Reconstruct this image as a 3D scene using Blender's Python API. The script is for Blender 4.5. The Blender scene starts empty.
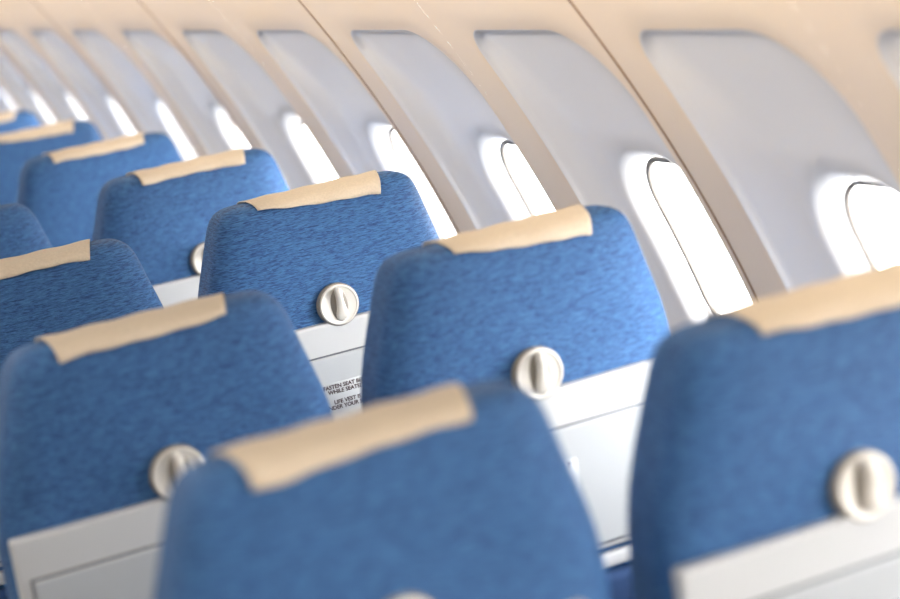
import bpy, bmesh, math, random
from mathutils import Matrix, Vector
random.seed(4)
S = bpy.context.scene
try:
    S.view_settings.view_transform = 'Standard'
except Exception:
    pass

# ------------------------------------------------------------ helpers
def new_mat(name):
    m = bpy.data.materials.new(name); m.use_nodes = True
    nt = m.node_tree
    return m, nt, nt.nodes['Principled BSDF']

def plain(name, col, rough=.5, metal=0.0, bump=0.0, bscale=300, var=0.0):
    m, nt, p = new_mat(name)
    p.inputs['Base Color'].default_value = (*col, 1)
    p.inputs['Roughness'].default_value = rough
    p.inputs['Metallic'].default_value = metal
    tc = nt.nodes.new('ShaderNodeTexCoord')
    nz = nt.nodes.new('ShaderNodeTexNoise'); nz.inputs['Scale'].default_value = bscale
    nt.links.new(tc.outputs['Object'], nz.inputs['Vector'])
    if bump:
        b = nt.nodes.new('ShaderNodeBump'); b.inputs['Strength'].default_value = bump
        b.inputs['Distance'].default_value = .002
        nt.links.new(nz.outputs['Fac'], b.inputs['Height'])
        nt.links.new(b.outputs['Normal'], p.inputs['Normal'])
    mix = nt.nodes.new('ShaderNodeMixRGB')
    mix.inputs[1].default_value = (*[c*(1-var) for c in col], 1)
    mix.inputs[2].default_value = (*[min(1, c*(1+var)) for c in col], 1)
    nt.links.new(nz.outputs['Fac'], mix.inputs[0])
    nt.links.new(mix.outputs[0], p.inputs['Base Color'])
    return m

def fabric_mat():
    m, nt, p = new_mat('blue_crinkle_fabric')
    N = nt.nodes; L = nt.links
    tc = N.new('ShaderNodeTexCoord')
    mp = N.new('ShaderNodeMapping'); mp.inputs['Scale'].default_value = (75, 75, 720)
    mp.inputs['Rotation'].default_value = (0, 0.04, 0)
    L.new(tc.outputs['Object'], mp.inputs['Vector'])
    nz = N.new('ShaderNodeTexNoise'); nz.inputs['Scale'].default_value = 1.0
    nz.inputs['Detail'].default_value = 1.0; nz.inputs['Distortion'].default_value = 1.0
    L.new(mp.outputs[0], nz.inputs['Vector'])
    n2 = N.new('ShaderNodeTexNoise'); n2.inputs['Scale'].default_value = 900
    L.new(tc.outputs['Object'], n2.inputs['Vector'])
    cr = N.new('ShaderNodeValToRGB')
    cr.color_ramp.elements[0].position = .30; cr.color_ramp.elements[0].color = (.009, .046, .155, 1)
    cr.color_ramp.elements[1].position = .68; cr.color_ramp.elements[1].color = (.060, .185, .42, 1)
    L.new(nz.outputs['Fac'], cr.inputs[0])
    L.new(cr.outputs[0], p.inputs['Base Color'])
    ad = N.new('ShaderNodeMath'); ad.operation = 'MULTIPLY_ADD'
    L.new(n2.outputs['Fac'], ad.inputs[0]); ad.inputs[1].default_value = .2
    L.new(nz.outputs['Fac'], ad.inputs[2])
    b = N.new('ShaderNodeBump'); b.inputs['Strength'].default_value = .7; b.inputs['Distance'].default_value = .003
    L.new(ad.outputs[0], b.inputs['Height']); L.new(b.outputs['Normal'], p.inputs['Normal'])
    p.inputs['Roughness'].default_value = .55
    p.inputs['Specular IOR Level'].default_value = .35
    return m

M_fab = fabric_mat()
M_side = plain('navy_side_fabric', (.012, .045, .14), .85, bump=.4, bscale=500, var=.2)
M_cream = plain('tan_headrest_cloth', (.60, .51, .395), .8, bump=.7, bscale=260, var=.14)
M_tray = plain('tray_plastic', (.50, .52, .54), .42, bump=.05, bscale=900)
M_tray2 = plain('tray_panel_plastic', (.41, .44, .47), .45, bump=.05, bscale=900)
M_gap = plain('dark_gap', (.10, .11, .13), .7)
M_latch = plain('latch_satin_finish', (.72, .70, .65), .3, .12)
M_recess = plain('latch_recess', (.25, .23, .20), .5)
M_txt = plain('placard_ink', (.05, .03, .035), .6)
M_lab = plain('placard_label', (.43, .46, .49), .5)
M_metal = plain('seat_frame_metal', (.45, .46, .48), .35, .9)
M_arm = plain('armrest_plastic', (.16, .18, .21), .5)
M_wall = plain('sidewall_warm_plastic', (.85, .725, .59), .36, bump=.05, bscale=700, var=.02)  # warm cabin light on the sidewall is put into this tan
M_niche = plain('window_reveal_plastic', (.86, .87, .895), .26, bump=.04, bscale=700, var=.01)  # cool daylight in the niches is put into this tint
M_joint = plain('panel_joint', (.33, .21, .13), .6)
M_gasket = plain('window_gasket', (.27, .25, .23), .5)
M_block = plain('window_shade_plastic', (.5, .47, .42), .5)  # opaque pane, added to cut light from the unseen left windows
M_ceil = plain('ceiling_plastic', (.80, .74, .66), .5)
M_floor = plain('carpet', (.05, .06, .09), .95, bump=.6, bscale=400, var=.3)
M_bulk = plain('bulkhead_laminate', (.72, .66, .58), .5)
mg = bpy.data.materials.new('window_acrylic'); mg.use_nodes = True
nt = mg.node_tree; nt.nodes.clear()
o = nt.nodes.new('ShaderNodeOutputMaterial'); mixn = nt.nodes.new('ShaderNodeMixShader')
tr = nt.nodes.new('ShaderNodeBsdfTransparent'); gl = nt.nodes.new('ShaderNodeBsdfGlossy')
gl.inputs['Roughness'].default_value = .05; mixn.inputs[0].default_value = .05
nt.links.new(tr.outputs[0], mixn.inputs[1]); nt.links.new(gl.outputs[0], mixn.inputs[2])
nt.links.new(mixn.outputs[0], o.inputs[0])

def mesh_obj(name, verts, faces, mats, parent=None, smooth=True, fmat=None):
    me = bpy.data.meshes.new(name)
    me.from_pydata(verts, [], faces)
    for m in (mats if isinstance(mats, (list, tuple)) else [mats]): me.materials.append(m)
    if fmat:
        me.polygons.foreach_set('material_index', fmat)
    bm = bmesh.new(); bm.from_mesh(me)
    bmesh.ops.remove_doubles(bm, verts=bm.verts, dist=1e-6)
    bm.to_mesh(me); bm.free()
    if smooth:
        me.polygons.foreach_set('use_smooth', [True]*len(me.polygons))
    ob = bpy.data.objects.new(name, me); S.collection.objects.link(ob)
    if parent: ob.parent = parent
    return ob

def fix_normals(me):
    bm = bmesh.new(); bm.from_mesh(me)
    bmesh.ops.recalc_face_normals(bm, faces=bm.faces); bm.to_mesh(me); bm.free()

def loft(rings, cap=True):
    verts = []; faces = []
    n = len(rings[0])
    for r in rings: verts += r
    for i in range(len(rings)-1):
        for j in range(n):
            k = (j+1) % n
            faces.append((i*n+j, i*n+k, (i+1)*n+k, (i+1)*n+j))
    if cap:
        faces.append(tuple(range(n-1, -1, -1)))
        faces.append(tuple((len(rings)-1)*n+j for j in range(n)))
    return verts, faces

def rbox(name, size, loc, mat, bev=.005, seg=3, fn=None):
    bm = bmesh.new()
    bmesh.ops.create_cube(bm, size=1)
    bmesh.ops.scale(bm, vec=size, verts=bm.verts)
    bmesh.ops.bevel(bm, geom=bm.edges[:], offset=bev, segments=seg, affect='EDGES', profile=.6)
    bmesh.ops.translate(bm, vec=loc, verts=bm.verts)
    if fn:
        for v in bm.verts: v.co = Vector(fn(*v.co))
    me = bpy.data.meshes.new(name); bm.to_mesh(me); bm.free()
    me.materials.append(mat)
    me.polygons.foreach_set('use_smooth', [True]*len(me.polygons))
    try: me.set_sharp_from_angle(angle=math.radians(50))
    except Exception: pass
    return me

# ------------------------------------------------------------ seat meshes
ZL = .88
REC = math.tan(math.radians(5))
def lean(x, y, z):
    return (x, y - (z-ZL)*REC, z)

# z, half width, y back, y front
SEC = [(.36, .205, -.030, .06), (.40, .225, -.045, .08), (.55, .230, -.048, .085), (.70, .232, -.050, .08),
       (.82, .232, -.050, .075), (.88, .231, -.050, .075), (.92, .225, -.051, .075), (.96, .214, -.052, .075),
       (1.00, .201, -.052, .073), (1.03, .192, -.052, .070), (1.05, .186, -.0515, .067), (1.064, .180, -.049, .063),
       (1.075, .172, -.043, .056), (1.0815, .162, -.033, .045), (1.085, .150, -.019, .030), (1.0862, .140, -.006, .016)]
ZT = 1.0865
def ring(z, hw, yb, yf, n=72, p=4.0):
    cy = (yb+yf)/2; h = (yf-yb)/2
    out = []
    for i in range(n):
        a = 2*math.pi*i/n
        c, s = math.cos(a), math.sin(a)
        x = hw*math.copysign(abs(c)**(2/6.0), c)
        y = cy+h*math.copysign(abs(s)**(2/p), s)
        out.append(lean(x, y, z))
    return out
v, f = loft([ring(*s) for s in SEC])
ox = mesh_obj('tmp', v, f, [M_fab]); fix_normals(ox.data); ME_back = ox.data; bpy.data.objects.remove(ox)

def lathe(prof, n=48, sx=1.0):
    rings = []
    for r, h in prof:
        rings.append([(sx*r*math.cos(2*math.pi*i/n), -h, r*math.sin(2*math.pi*i/n)) for i in range(n)])
    return loft(rings)
v, f = lathe([(.0350, -.022), (.0350, .001), (.0343, .0024), (.0330, .0028), (.0315, .0024), (.0309, .0012), (.030, .0009), (.002, .0009)])
ox = mesh_obj('tmp', v, f, [M_latch]); fix_normals(ox.data); ME_plate = ox.data; bpy.data.objects.remove(ox)
v, f = lathe([(.0285, .0002), (.0285, .0014), (.027, .0017), (.002, .0017)], sx=.54)
ox = mesh_obj('tmp', v, f, [M_recess]); fix_normals(ox.data); ME_slot = ox.data; bpy.data.objects.remove(ox)
v, f = lathe([(.0370, -.020), (.0370, -.0015), (.0365, -.001), (.030, -.001)])  # dark ring: shadow gap around the plate, put in as colour
ox = mesh_obj('tmp', v, f, [M_recess]); fix_normals(ox.data); ME_shadow_ring = ox.data; bpy.data.objects.remove(ox)
def knob():
    rings = []
    prof = [(-.027, .003, .004), (-.0255, .0085, .009), (-.021, .0110, .012), (-.014, .0108, .0135), (-.006, .0082, .014),
            (.004, .0064, .0145), (.014, .0058, .0155), (.020, .0066, .0165), (.0245, .0064, .0165), (.028, .0045, .014), (.0295, .001, .010)]
    for z, w, d in prof:
        r = []
        for i in range(20):
            a = 2*math.pi*i/20
            c, s = math.cos(a), math.sin(a)
            r.append((w*math.copysign(abs(c)**.8, c), .001-d/2 - d/2*math.copysign(abs(s)**.7, s), z))
        rings.append(r)
    return loft(rings)
v, f = knob()
ox = mesh_obj('tmp', v, f, [M_latch]); fix_normals(ox.data); ME_knob = ox.data; bpy.data.objects.remove(ox)

TX = -.022; DZ = .009
ME_tray_frame = rbox('tray_frame', (.415, .022, .252), (TX, -.054, .726+DZ), M_tray, .006, 4, lean)
ME_tray_gap = rbox('tray_gap', (.386, .004, .189), (TX, -.0645, .703+DZ), M_gap, .001, 1, lean)
ME_tray_panel = rbox('tray_panel', (.380, .010, .183), (TX, -.0665, .703+DZ), M_tray2, .004, 4, lean)
ME_pocket = rbox('literature_pocket', (.38, .03, .16), (0, -.060, .49), M_side, .012, 4, lean)
ME_bar = rbox('lower_frame_strip', (.40, .018, .022), (TX, -.052, .588), M_tray, .006, 4, lean)
LX = -.018
ME_label = rbox('placard_label', (.100, .0008, .058), (LX, -.0718, .728), M_lab, .0002, 1, lean)
ME_cush = rbox('seat_cushion', (.45, .44, .13), (0, .31, .38), M_fab, .04, 6)
ME_arm = rbox('armrest', (.045, .36, .045), (0, .21, .62), M_arm, .014, 5)
ME_armsup = rbox('armrest_support', (.03, .06, .26), (0, .06, .48), M_metal, .008, 3)
def legs_mesh():
    bm = bmesh.new()
    def tube(a, b, r):
        a = Vector(a); b = Vector(b); d = b-a
        m = Matrix.Translation((a+b)/2) @ d.to_track_quat('Z', 'Y').to_matrix().to_4x4()
        bmesh.ops.create_cone(bm, cap_ends=True, segments=16, radius1=r, radius2=r, depth=d.length, matrix=m)
    for x in (-.15, .15):
        tube((x, .06, .31), (x, -.04, .012), .016)
        tube((x, .42, .31), (x, .46, .012), .016)
        tube((x, -.06, .012), (x, .5, .012), .012)
    tube((-.22, .08, .31), (.22, .08, .31), .018)
    tube((-.22, .42, .31), (.22, .42, .31), .018)
    me = bpy.data.meshes.new('seat_legs'); bm.to_mesh(me); bm.free(); me.materials.append(M_metal)
    me.polygons.foreach_set('use_smooth', [True]*len(me.polygons))
    return me
ME_legs = legs_mesh()

def text_mesh(body, size):
    c = bpy.data.curves.new('t', 'FONT'); c.body = body; c.size = size; c.align_x = 'CENTER'
    c.extrude = .0002; c.space_line = .95; c.offset = .0003
    ob = bpy.data.objects.new('t', c); S.collection.objects.link(ob)
    bpy.context.view_layer.update()
    me = bpy.data.meshes.new_from_object(ob.evaluated_get(bpy.context.evaluated_depsgraph_get()))
    bpy.data.objects.remove(ob)
    for vv in me.vertices:
        x, y, z = vv.co
        vv.co = Vector(lean(x+LX, -.0726 - z, .747 + y))
    me.materials.clear(); me.materials.append(M_txt)
    return me
ME_text = text_mesh("FASTEN SEAT BELT\nWHILE SEATED\n\nLIFE VEST IS\nUNDER YOUR SEAT", .0098)

def cover_mesh(x0, x1, dl, dr, slant, seed=0):
    """cloth draped front -> over the top -> short back flap"""
    path = [(z, yb, yf) for z, hw, yb, yf in SEC if z >= .92]
    front = [(yf+.003, z+.0012) for z, yb, yf in path]
    back = [(yb-.0030, z+.0012) for z, yb, yf in path][::-1]
    cur = front + [(.004, ZT+.0026)] + back
    nx = 32; verts = []; faces = []; cols = 36
    zt_front = .95
    for i in range(nx+1):
        t = i/nx
        drop = dl+(dr-dl)*t + .0014*math.sin(7*t+seed)
        zb = ZT-drop
        pts = [c for c in cur[:len(front)+1] if c[1] > zt_front]
        pts = [(front[0][0], zt_front)] + pts
        bk = [c for c in back if c[1] > zb]
        ye = None
        for a, b in zip(back, back[1:]):
            if a[1] >= zb >= b[1]:
                s = (a[1]-zb)/(a[1]-b[1]+1e-9); ye = a[0]+(b[0]-a[0])*s
        if ye is None: ye = back[-1][0]
        pts = pts + bk + [(ye, zb)]
        ls = [0]
        for a, b in zip(pts, pts[1:]): ls.append(ls[-1]+math.hypot(b[0]-a[0], b[1]-a[1]))
        for k in range(cols+1):
            d = ls[-1]*k/cols
            for q in range(len(ls)-1):
                if d <= ls[q+1]+1e-9:
                    s = (d-ls[q])/(ls[q+1]-ls[q]+1e-9)
                    y = pts[q][0]+(pts[q+1][0]-pts[q][0])*s
                    z = pts[q][1]+(pts[q+1][1]-pts[q][1])*s
                    break
            x = x0+(x1-x0)*t
            w = max(0, (k/cols-.66)/.34)
            x += -slant*w*(t-.15)
            y -= .0018*w*(1+math.sin(13*t+seed))
            z += .0008*(1+math.sin(23*t+seed+k*.2))*min(1, k/cols*2)
            verts.append(lean(x, y, z))
    for i in range(nx):
        for k in range(cols):
            a = i*(cols+1)+k
            faces.append((a, a+1, a+cols+2, a+cols+1))
    ob = mesh_obj('tmp', verts, faces, [M_cream]); fix_normals(ob.data)
    me = ob.data; bpy.data.objects.remove(ob)
    return me

def child(name, me, parent, loc=(0, 0, 0), sub=0, solid=0):
    ob = bpy.data.objects.new(name, me); S.collection.objects.link(ob)
    ob.parent = parent; ob.location = loc
    if solid:
        m = ob.modifiers.new('thick', 'SOLIDIFY'); m.thickness = solid; m.offset = 0
    if sub:
        m = ob.modifiers.new('sub', 'SUBSURF'); m.levels = sub; m.render_levels = sub
    return ob

def seat(x, y, wall_side, drops, cx=(-.110, .122)):
    e = bpy.data.objects.new('airplane_seat', None); S.collection.objects.link(e)
    e.location = (x, y, 0)
    e.empty_display_size = .2
    child('backrest', ME_back, e, sub=1)
    child('headrest_cover', cover_mesh(cx[0]+drops[2], cx[1]+drops[2], drops[0], drops[1], .028, random.uniform(0, 6)), e, solid=.0020)
    zl = ZL+.008
    ly = lean(0, -.0640, zl)[1]; lx = -.004
    child('latch_plate', ME_plate, e, (lx, ly, zl))
    child('latch_rim', ME_shadow_ring, e, (lx, ly, zl))
    child('latch_recess', ME_slot, e, (lx, ly, zl))
    k = child('latch_knob', ME_knob, e, (lx, ly-.002, zl+.001)); k.rotation_euler = (0, random.uniform(-.08, .08), 0)
    child('tray_frame', ME_tray_frame, e); child('tray_gap', ME_tray_gap, e); child('tray_panel', ME_tray_panel, e)
    child('lower_frame_strip', ME_bar, e)
    child('placard_label', ME_label, e); child('placard_text', ME_text, e)
    child('literature_pocket', ME_pocket, e)
    child('seat_cushion', ME_cush, e)
    child('legs', ME_legs, e)
    child('armrest_inner', ME_arm, e, (-.258, 0, 0)); child('armrest_support', ME_armsup, e, (-.258, 0, 0))
    if wall_side:
        child('armrest_outer', ME_arm, e, (.258, 0, 0)); child('armrest_outer_support', ME_armsup, e, (.258, 0, 0))
    return e

for r in range(10):
    y = [-.75, .01, .785][r] if r < 3 else .785+(r-2)*.75
    dl, dr = random.choice([(.018, .034), (.02, .03), (.024, .026), (.018, .03)])
    seat(-.018, y, True, (.011, .030, 0) if r in (1, 2) else (dl-.005, dr-.006, random.uniform(-.004, .004)),
         (-.102, .124) if r == 0 else ((-.100, .128) if r == 1 else (-.118, .128)))
    seat(-.534, y-(.035 if r > 1 else 0), False, (.022, .013, 0.0) if r == 0 else (dl-.003, dr-.012, random.uniform(0, .006)),
         (-.130, .118))

# ------------------------------------------------------------ side wall with window niches
XB = .4959
def px(z):
    if z < .45: z = .45
    d = z-1.09
    return .318-.4546*d-.276*d*d
def pslope(z):
    return -.4546-.552*(max(z, .45)-1.09)
def wmap(s, z, d):
    sl = pslope(z); n = math.hypot(1, sl)
    return (px(z)+d/n, s, z-d*sl/n)

WZ = .90
def rr_inside(s, z, box, rad, grow):
    s0, s1, z0, z1 = box
    s0 -= grow; s1 += grow; z0 -= grow; z1 += grow
    if not (s0 <= s <= s1 and z0 <= z <= z1): return False
    for (cs, cz, r) in ((s0, z0, rad[0]), (s1, z0, rad[1]), (s1, z1, rad[2]), (s0, z1, rad[3])):
        r = max(.004, r+grow)
        ds = (s-cs) if cs == s0 else (cs-s)
        dz = (z-cz) if cz == z0 else (cz-z)
        if ds < r and dz < r:
            if math.hypot(r-ds, r-dz) > r: return False
    return True
def cast(ang, box, rad, grow):
    lo, hi = 0, 1.2
    c, s = math.cos(ang), math.sin(ang)
    for _ in range(26):
        m = (lo+hi)/2
        if rr_inside(c*m, WZ+s*m, box, rad, grow): lo = m
        else: hi = m
    return (c*lo, WZ+s*lo)
WP = .548
BORD = (-.185, WP-.185, .45, 1.5)
NICHE = (-.160, .258, .60, 1.315); NR = (.08, .08, .05, .13)
WIN = (-.116, .122, .72, 1.066); WR = (.095, .095, .095, .095)
angs = [2*math.pi*i/220 for i in range(220)]
for cs in (BORD[0], BORD[1]):
    for cz in (BORD[2], BORD[3]):
        angs.append(math.atan2(cz-WZ, cs) % (2*math.pi))
angs = sorted(set(angs))
def lerp(a, b, t): return tuple(a[i]+(b[i]-a[i])*t for i in range(len(a)))
c_b = [cast(a, BORD, (0, 0, 0, 0), 0) for a in angs]
c_b = [(max(BORD[0], min(BORD[1], p[0])), p[1]) for p in c_b]
def ringof(box, rad, g, d): return [(*cast(a, box, rad, g), d) for a in angs]
r0 = [(*p, 0.0) for p in c_b]
r1 = ringof(NICHE, NR, .004, 0.0)
rings2 = [r0] + [[lerp(a, b, t) for a, b in zip(r0, r1)] for t in (.2, .4, .6, .8)] + [r1]
rings2.append(ringof(NICHE, NR, .0015, .001)); rings2.append(ringof(NICHE, NR, -.001, .004)); n_start = 5
rings2.append(ringof(NICHE, NR, -.005, .0075))
ra = ringof(NICHE, NR, -.014, .0105); rings2.append(ra)
rb = ringof(WIN, WR, .030, .029)
for t in (.12, .25, .38, .5, .62, .75, .88):
    rings2.append([(*lerp(a[:2], b[:2], t), .0105+.0185*t + .006*math.sin(t*math.pi)) for a, b in zip(ra, rb)])
rings2.append(rb)
rings2.append(ringof(WIN, WR, .022, .032)); rings2.append(ringof(WIN, WR, .012, .039))
rings2.append(ringof(WIN, WR, .003, .048)); rings2.append(ringof(WIN, WR, -.004, .060)); rings2.append(ringof(WIN, WR, -.007, .068))
verts = []; faces = []; fm = []
n = len(angs)
K0, K1 = -6, 15
wcy = [(.25 + WP*(k-1)) for k in range(K0, K1)]
for cy in wcy:
    base = len(verts)
    for rg in rings2:
        for (s, z, d) in rg:
            x, y, zz = wmap(s, z, d); verts.append((x, y+cy, zz))
    for i in range(len(rings2)-1):
        for j in range(n):
            k = (j+1) % n
            faces.append((base+i*n+j, base+(i+1)*n+j, base+(i+1)*n+k, base+i*n+k))
            fm.append(1 if i >= n_start else 0)
Y0 = wcy[0]+BORD[0]; Y1 = wcy[-1]+BORD[1]
b = len(verts)
for x, z in [(XB, .45), (XB, .12), (XB-.03, .0)]: verts += [(x, Y0, z), (x, Y1, z)]
for i in range(2):
    faces.append((b+2*i, b+2*i+1, b+2*i+3, b+2*i+2)); fm.append(0)
wr = mesh_obj('wall_right', verts, faces, [M_wall, M_niche], smooth=True, fmat=fm)
XM = -2.7
wl = bpy.data.objects.new('wall_left', wr.data); S.collection.objects.link(wl)
wl.scale = (-1, 1, 1); wl.location = (XM, 0, 0)

# window units: gasket ring + acrylic pane
def window_mesh(pane_mat):
    wverts = []; wfaces = []; wm = []
    gr = [ringof(WIN, WR, -.0062, .060), ringof(WIN, WR, -.0075, .0570), ringof(WIN, WR, -.0135, .0570), ringof(WIN, WR, -.015, .063)]
    for rg in gr: wverts += [wmap(*p) for p in rg]
    for i in range(3):
        for j in range(n):
            k = (j+1) % n
            wfaces.append((i*n+j, (i+1)*n+j, (i+1)*n+k, i*n+k)); wm.append(0)
    b = len(wverts)
    pr = ringof(WIN, WR, -.0065, .062)
    for t in (1, .75, .5, .25, .02):
        wverts.extend([wmap(p[0]*t, WZ+(p[1]-WZ)*t, .062) for p in pr])
    for i in range(4):
        for j in range(n):
            k = (j+1) % n
            wfaces.append((b+i*n+j, b+(i+1)*n+j, b+(i+1)*n+k, b+i*n+k)); wm.append(1)
    wfaces.append(tuple(b+4*n+j for j in range(n))); wm.append(1)
    t_ = mesh_obj('tmpw', wverts, wfaces, [M_gasket, pane_mat], fmat=wm)
    me = t_.data; bpy.data.objects.remove(t_)
    return me
ME_win = window_mesh(mg); ME_block = window_mesh(M_block)
idx = 1
for side in (0, 1):
    for q, cy in enumerate(wcy):
        blocked = side and q % 2 != 0  # alternate unseen left panes made opaque to hold back light
        w = bpy.data.objects.new('window_%d' % idx, ME_block if blocked else ME_win); S.collection.objects.link(w)
        w.location = (XM if side else 0, cy, 0)
        if side: w.scale = (-1, 1, 1)
        idx += 1

# panel joints every two windows
jv = []; jf = []
ys = []
y = .065
while y > Y0: y -= 2*WP
y += 2*WP
while y < Y1-.05:
    ys.append(y); y += 2*WP
for y in ys:
    b = len(jv)
    zs = [.12+(1.5-.12)*i/50 for i in range(51)]
    for z in zs:
        for (o, d) in ((-.0028, .002), (-.0024, -.0014), (.0024, -.0014), (.0028, .002)):
            p = wmap(o, z, d); jv.append((p[0], y+p[1], p[2]))
    for i in range(50):
        for q in range(3):
            a = b+i*4+q
            jf.append((a, a+1, a+5, a+4))
mesh_obj('trim_1', jv, jf, [M_joint], smooth=False)

# ceiling with bins (one extruded shell)
XT = px(1.5)
prof = [(XT, 1.5), (XT-.03, 1.545), (XT-.08, 1.565), (-.55, 1.60), (-.63, 1.63), (-.67, 1.72), (-.66, 1.9), (-.70, 2.0), (-.85, 2.08), (-1.35, 2.12)]
prof = prof + [(XM-x, z) for x, z in prof[:-1][::-1]]
cv = []; cf = []
for x, z in prof: cv += [(x, Y0, z), (x, Y1, z)]
for i in range(len(prof)-1): cf.append((2*i, 2*i+1, 2*i+3, 2*i+2))
mesh_obj('ceiling', cv, cf, [M_ceil], smooth=True)
mesh_obj('floor', [(XM-XB, Y0, 0), (XB, Y0, 0), (XB, Y1, 0), (XM-XB, Y1, 0)], [(0, 1, 2, 3)], [M_floor], smooth=False)
def bulk(name, y):
    outl = [(XB-.03, 0), (XB, .12), (XB, .45)] + [(px(z), z) for z in (.6, .8, .95, 1.1, 1.25, 1.4, 1.5)]
    pts = outl + prof[1:-1] + [(XM-x, z) for x, z in outl[::-1]]
    return mesh_obj(name, [(x, y, z) for x, z in pts], [tuple(range(len(pts)))], [M_bulk], smooth=False)
bulk('wall_front', Y1); bulk('wall_back', Y0)

# ------------------------------------------------------------ light
# hazy sky, brightest on the starboard / rear side where the sun stands
W = bpy.data.worlds.new('World'); S.world = W; W.use_nodes = True
wn = W.node_tree; bg = wn.nodes['Background']
tc = wn.nodes.new('ShaderNodeTexCoord')
dp = wn.nodes.new('ShaderNodeVectorMath'); dp.operation = 'DOT_PRODUCT'
sd = Vector((.70, -.68, .20)).normalized()
dp.inputs[1].default_value = sd
wn.links.new(tc.outputs['Generated'], dp.inputs[0])
mr = wn.nodes.new('ShaderNodeMapRange')
mr.inputs['From Min'].default_value = .6; mr.inputs['From Max'].default_value = 1.0
mr.inputs['To Min'].default_value = 9.0; mr.inputs['To Max'].default_value = 46.0
wn.links.new(dp.outputs['Value'], mr.inputs['Value'])
wn.links.new(mr.outputs[0], bg.inputs[1])
bg.inputs[0].default_value = (1.0, .985, .965, 1)

def area(name, loc, sx, sy, power, col, rot=(0, 0, 0)):
    l = bpy.data.lights.new(name, 'AREA'); l.shape = 'RECTANGLE'; l.size = sx; l.size_y = sy
    l.energy = power; l.color = col
    o = bpy.data.objects.new(name, l); S.collection.objects.link(o); o.location = loc; o.rotation_euler = rot
    return o
ym = (Y0+Y1)/2
area('ceiling_light', (-1.35, ym, 2.09), .5, Y1-Y0-.6, 62, (1, .93, .85))
area('galley_ceiling_light', (-1.25, -3.1, 2.09), .5, 1.1, 28, (1, .94, .86))  # unseen lamp, added so light reaches the seatbacks from behind
wl_ = area('cabin_wash_light', (-.20, ym, 1.555), .04, Y1-Y0-.6, 25, (1, .87, .71), (0, math.radians(-58), 0))  # unseen strip, added to warm and brighten the upper sidewall
wl_.data.spread = math.radians(120)

# ------------------------------------------------------------ camera
dy = Vector((-.401, .119, -.908)).normalized()
dx = Vector((.900, .234, -.367)); dx = (dx - dx.dot(dy)*dy).normalized()
dz = dx.cross(dy)
Rv = Vector((dx.x, dy.x, dz.x)); Uv = Vector((dx.y, dy.y, dz.y)); Bv = Vector((dx.z, dy.z, dz.z))
cam = bpy.data.cameras.new('camera'); co = bpy.data.objects.new('camera', cam); S.collection.objects.link(co)
mat = Matrix((Rv, Uv, Bv)).transposed().to_4x4()
mat.translation = Vector((-1.132, -2.528, 1.567))
co.matrix_world = mat
cam.sensor_width = 36; cam.lens = 82
cam.dof.use_dof = True; cam.dof.focus_distance = 3.4; cam.dof.aperture_fstop = 2.4
S.camera = co
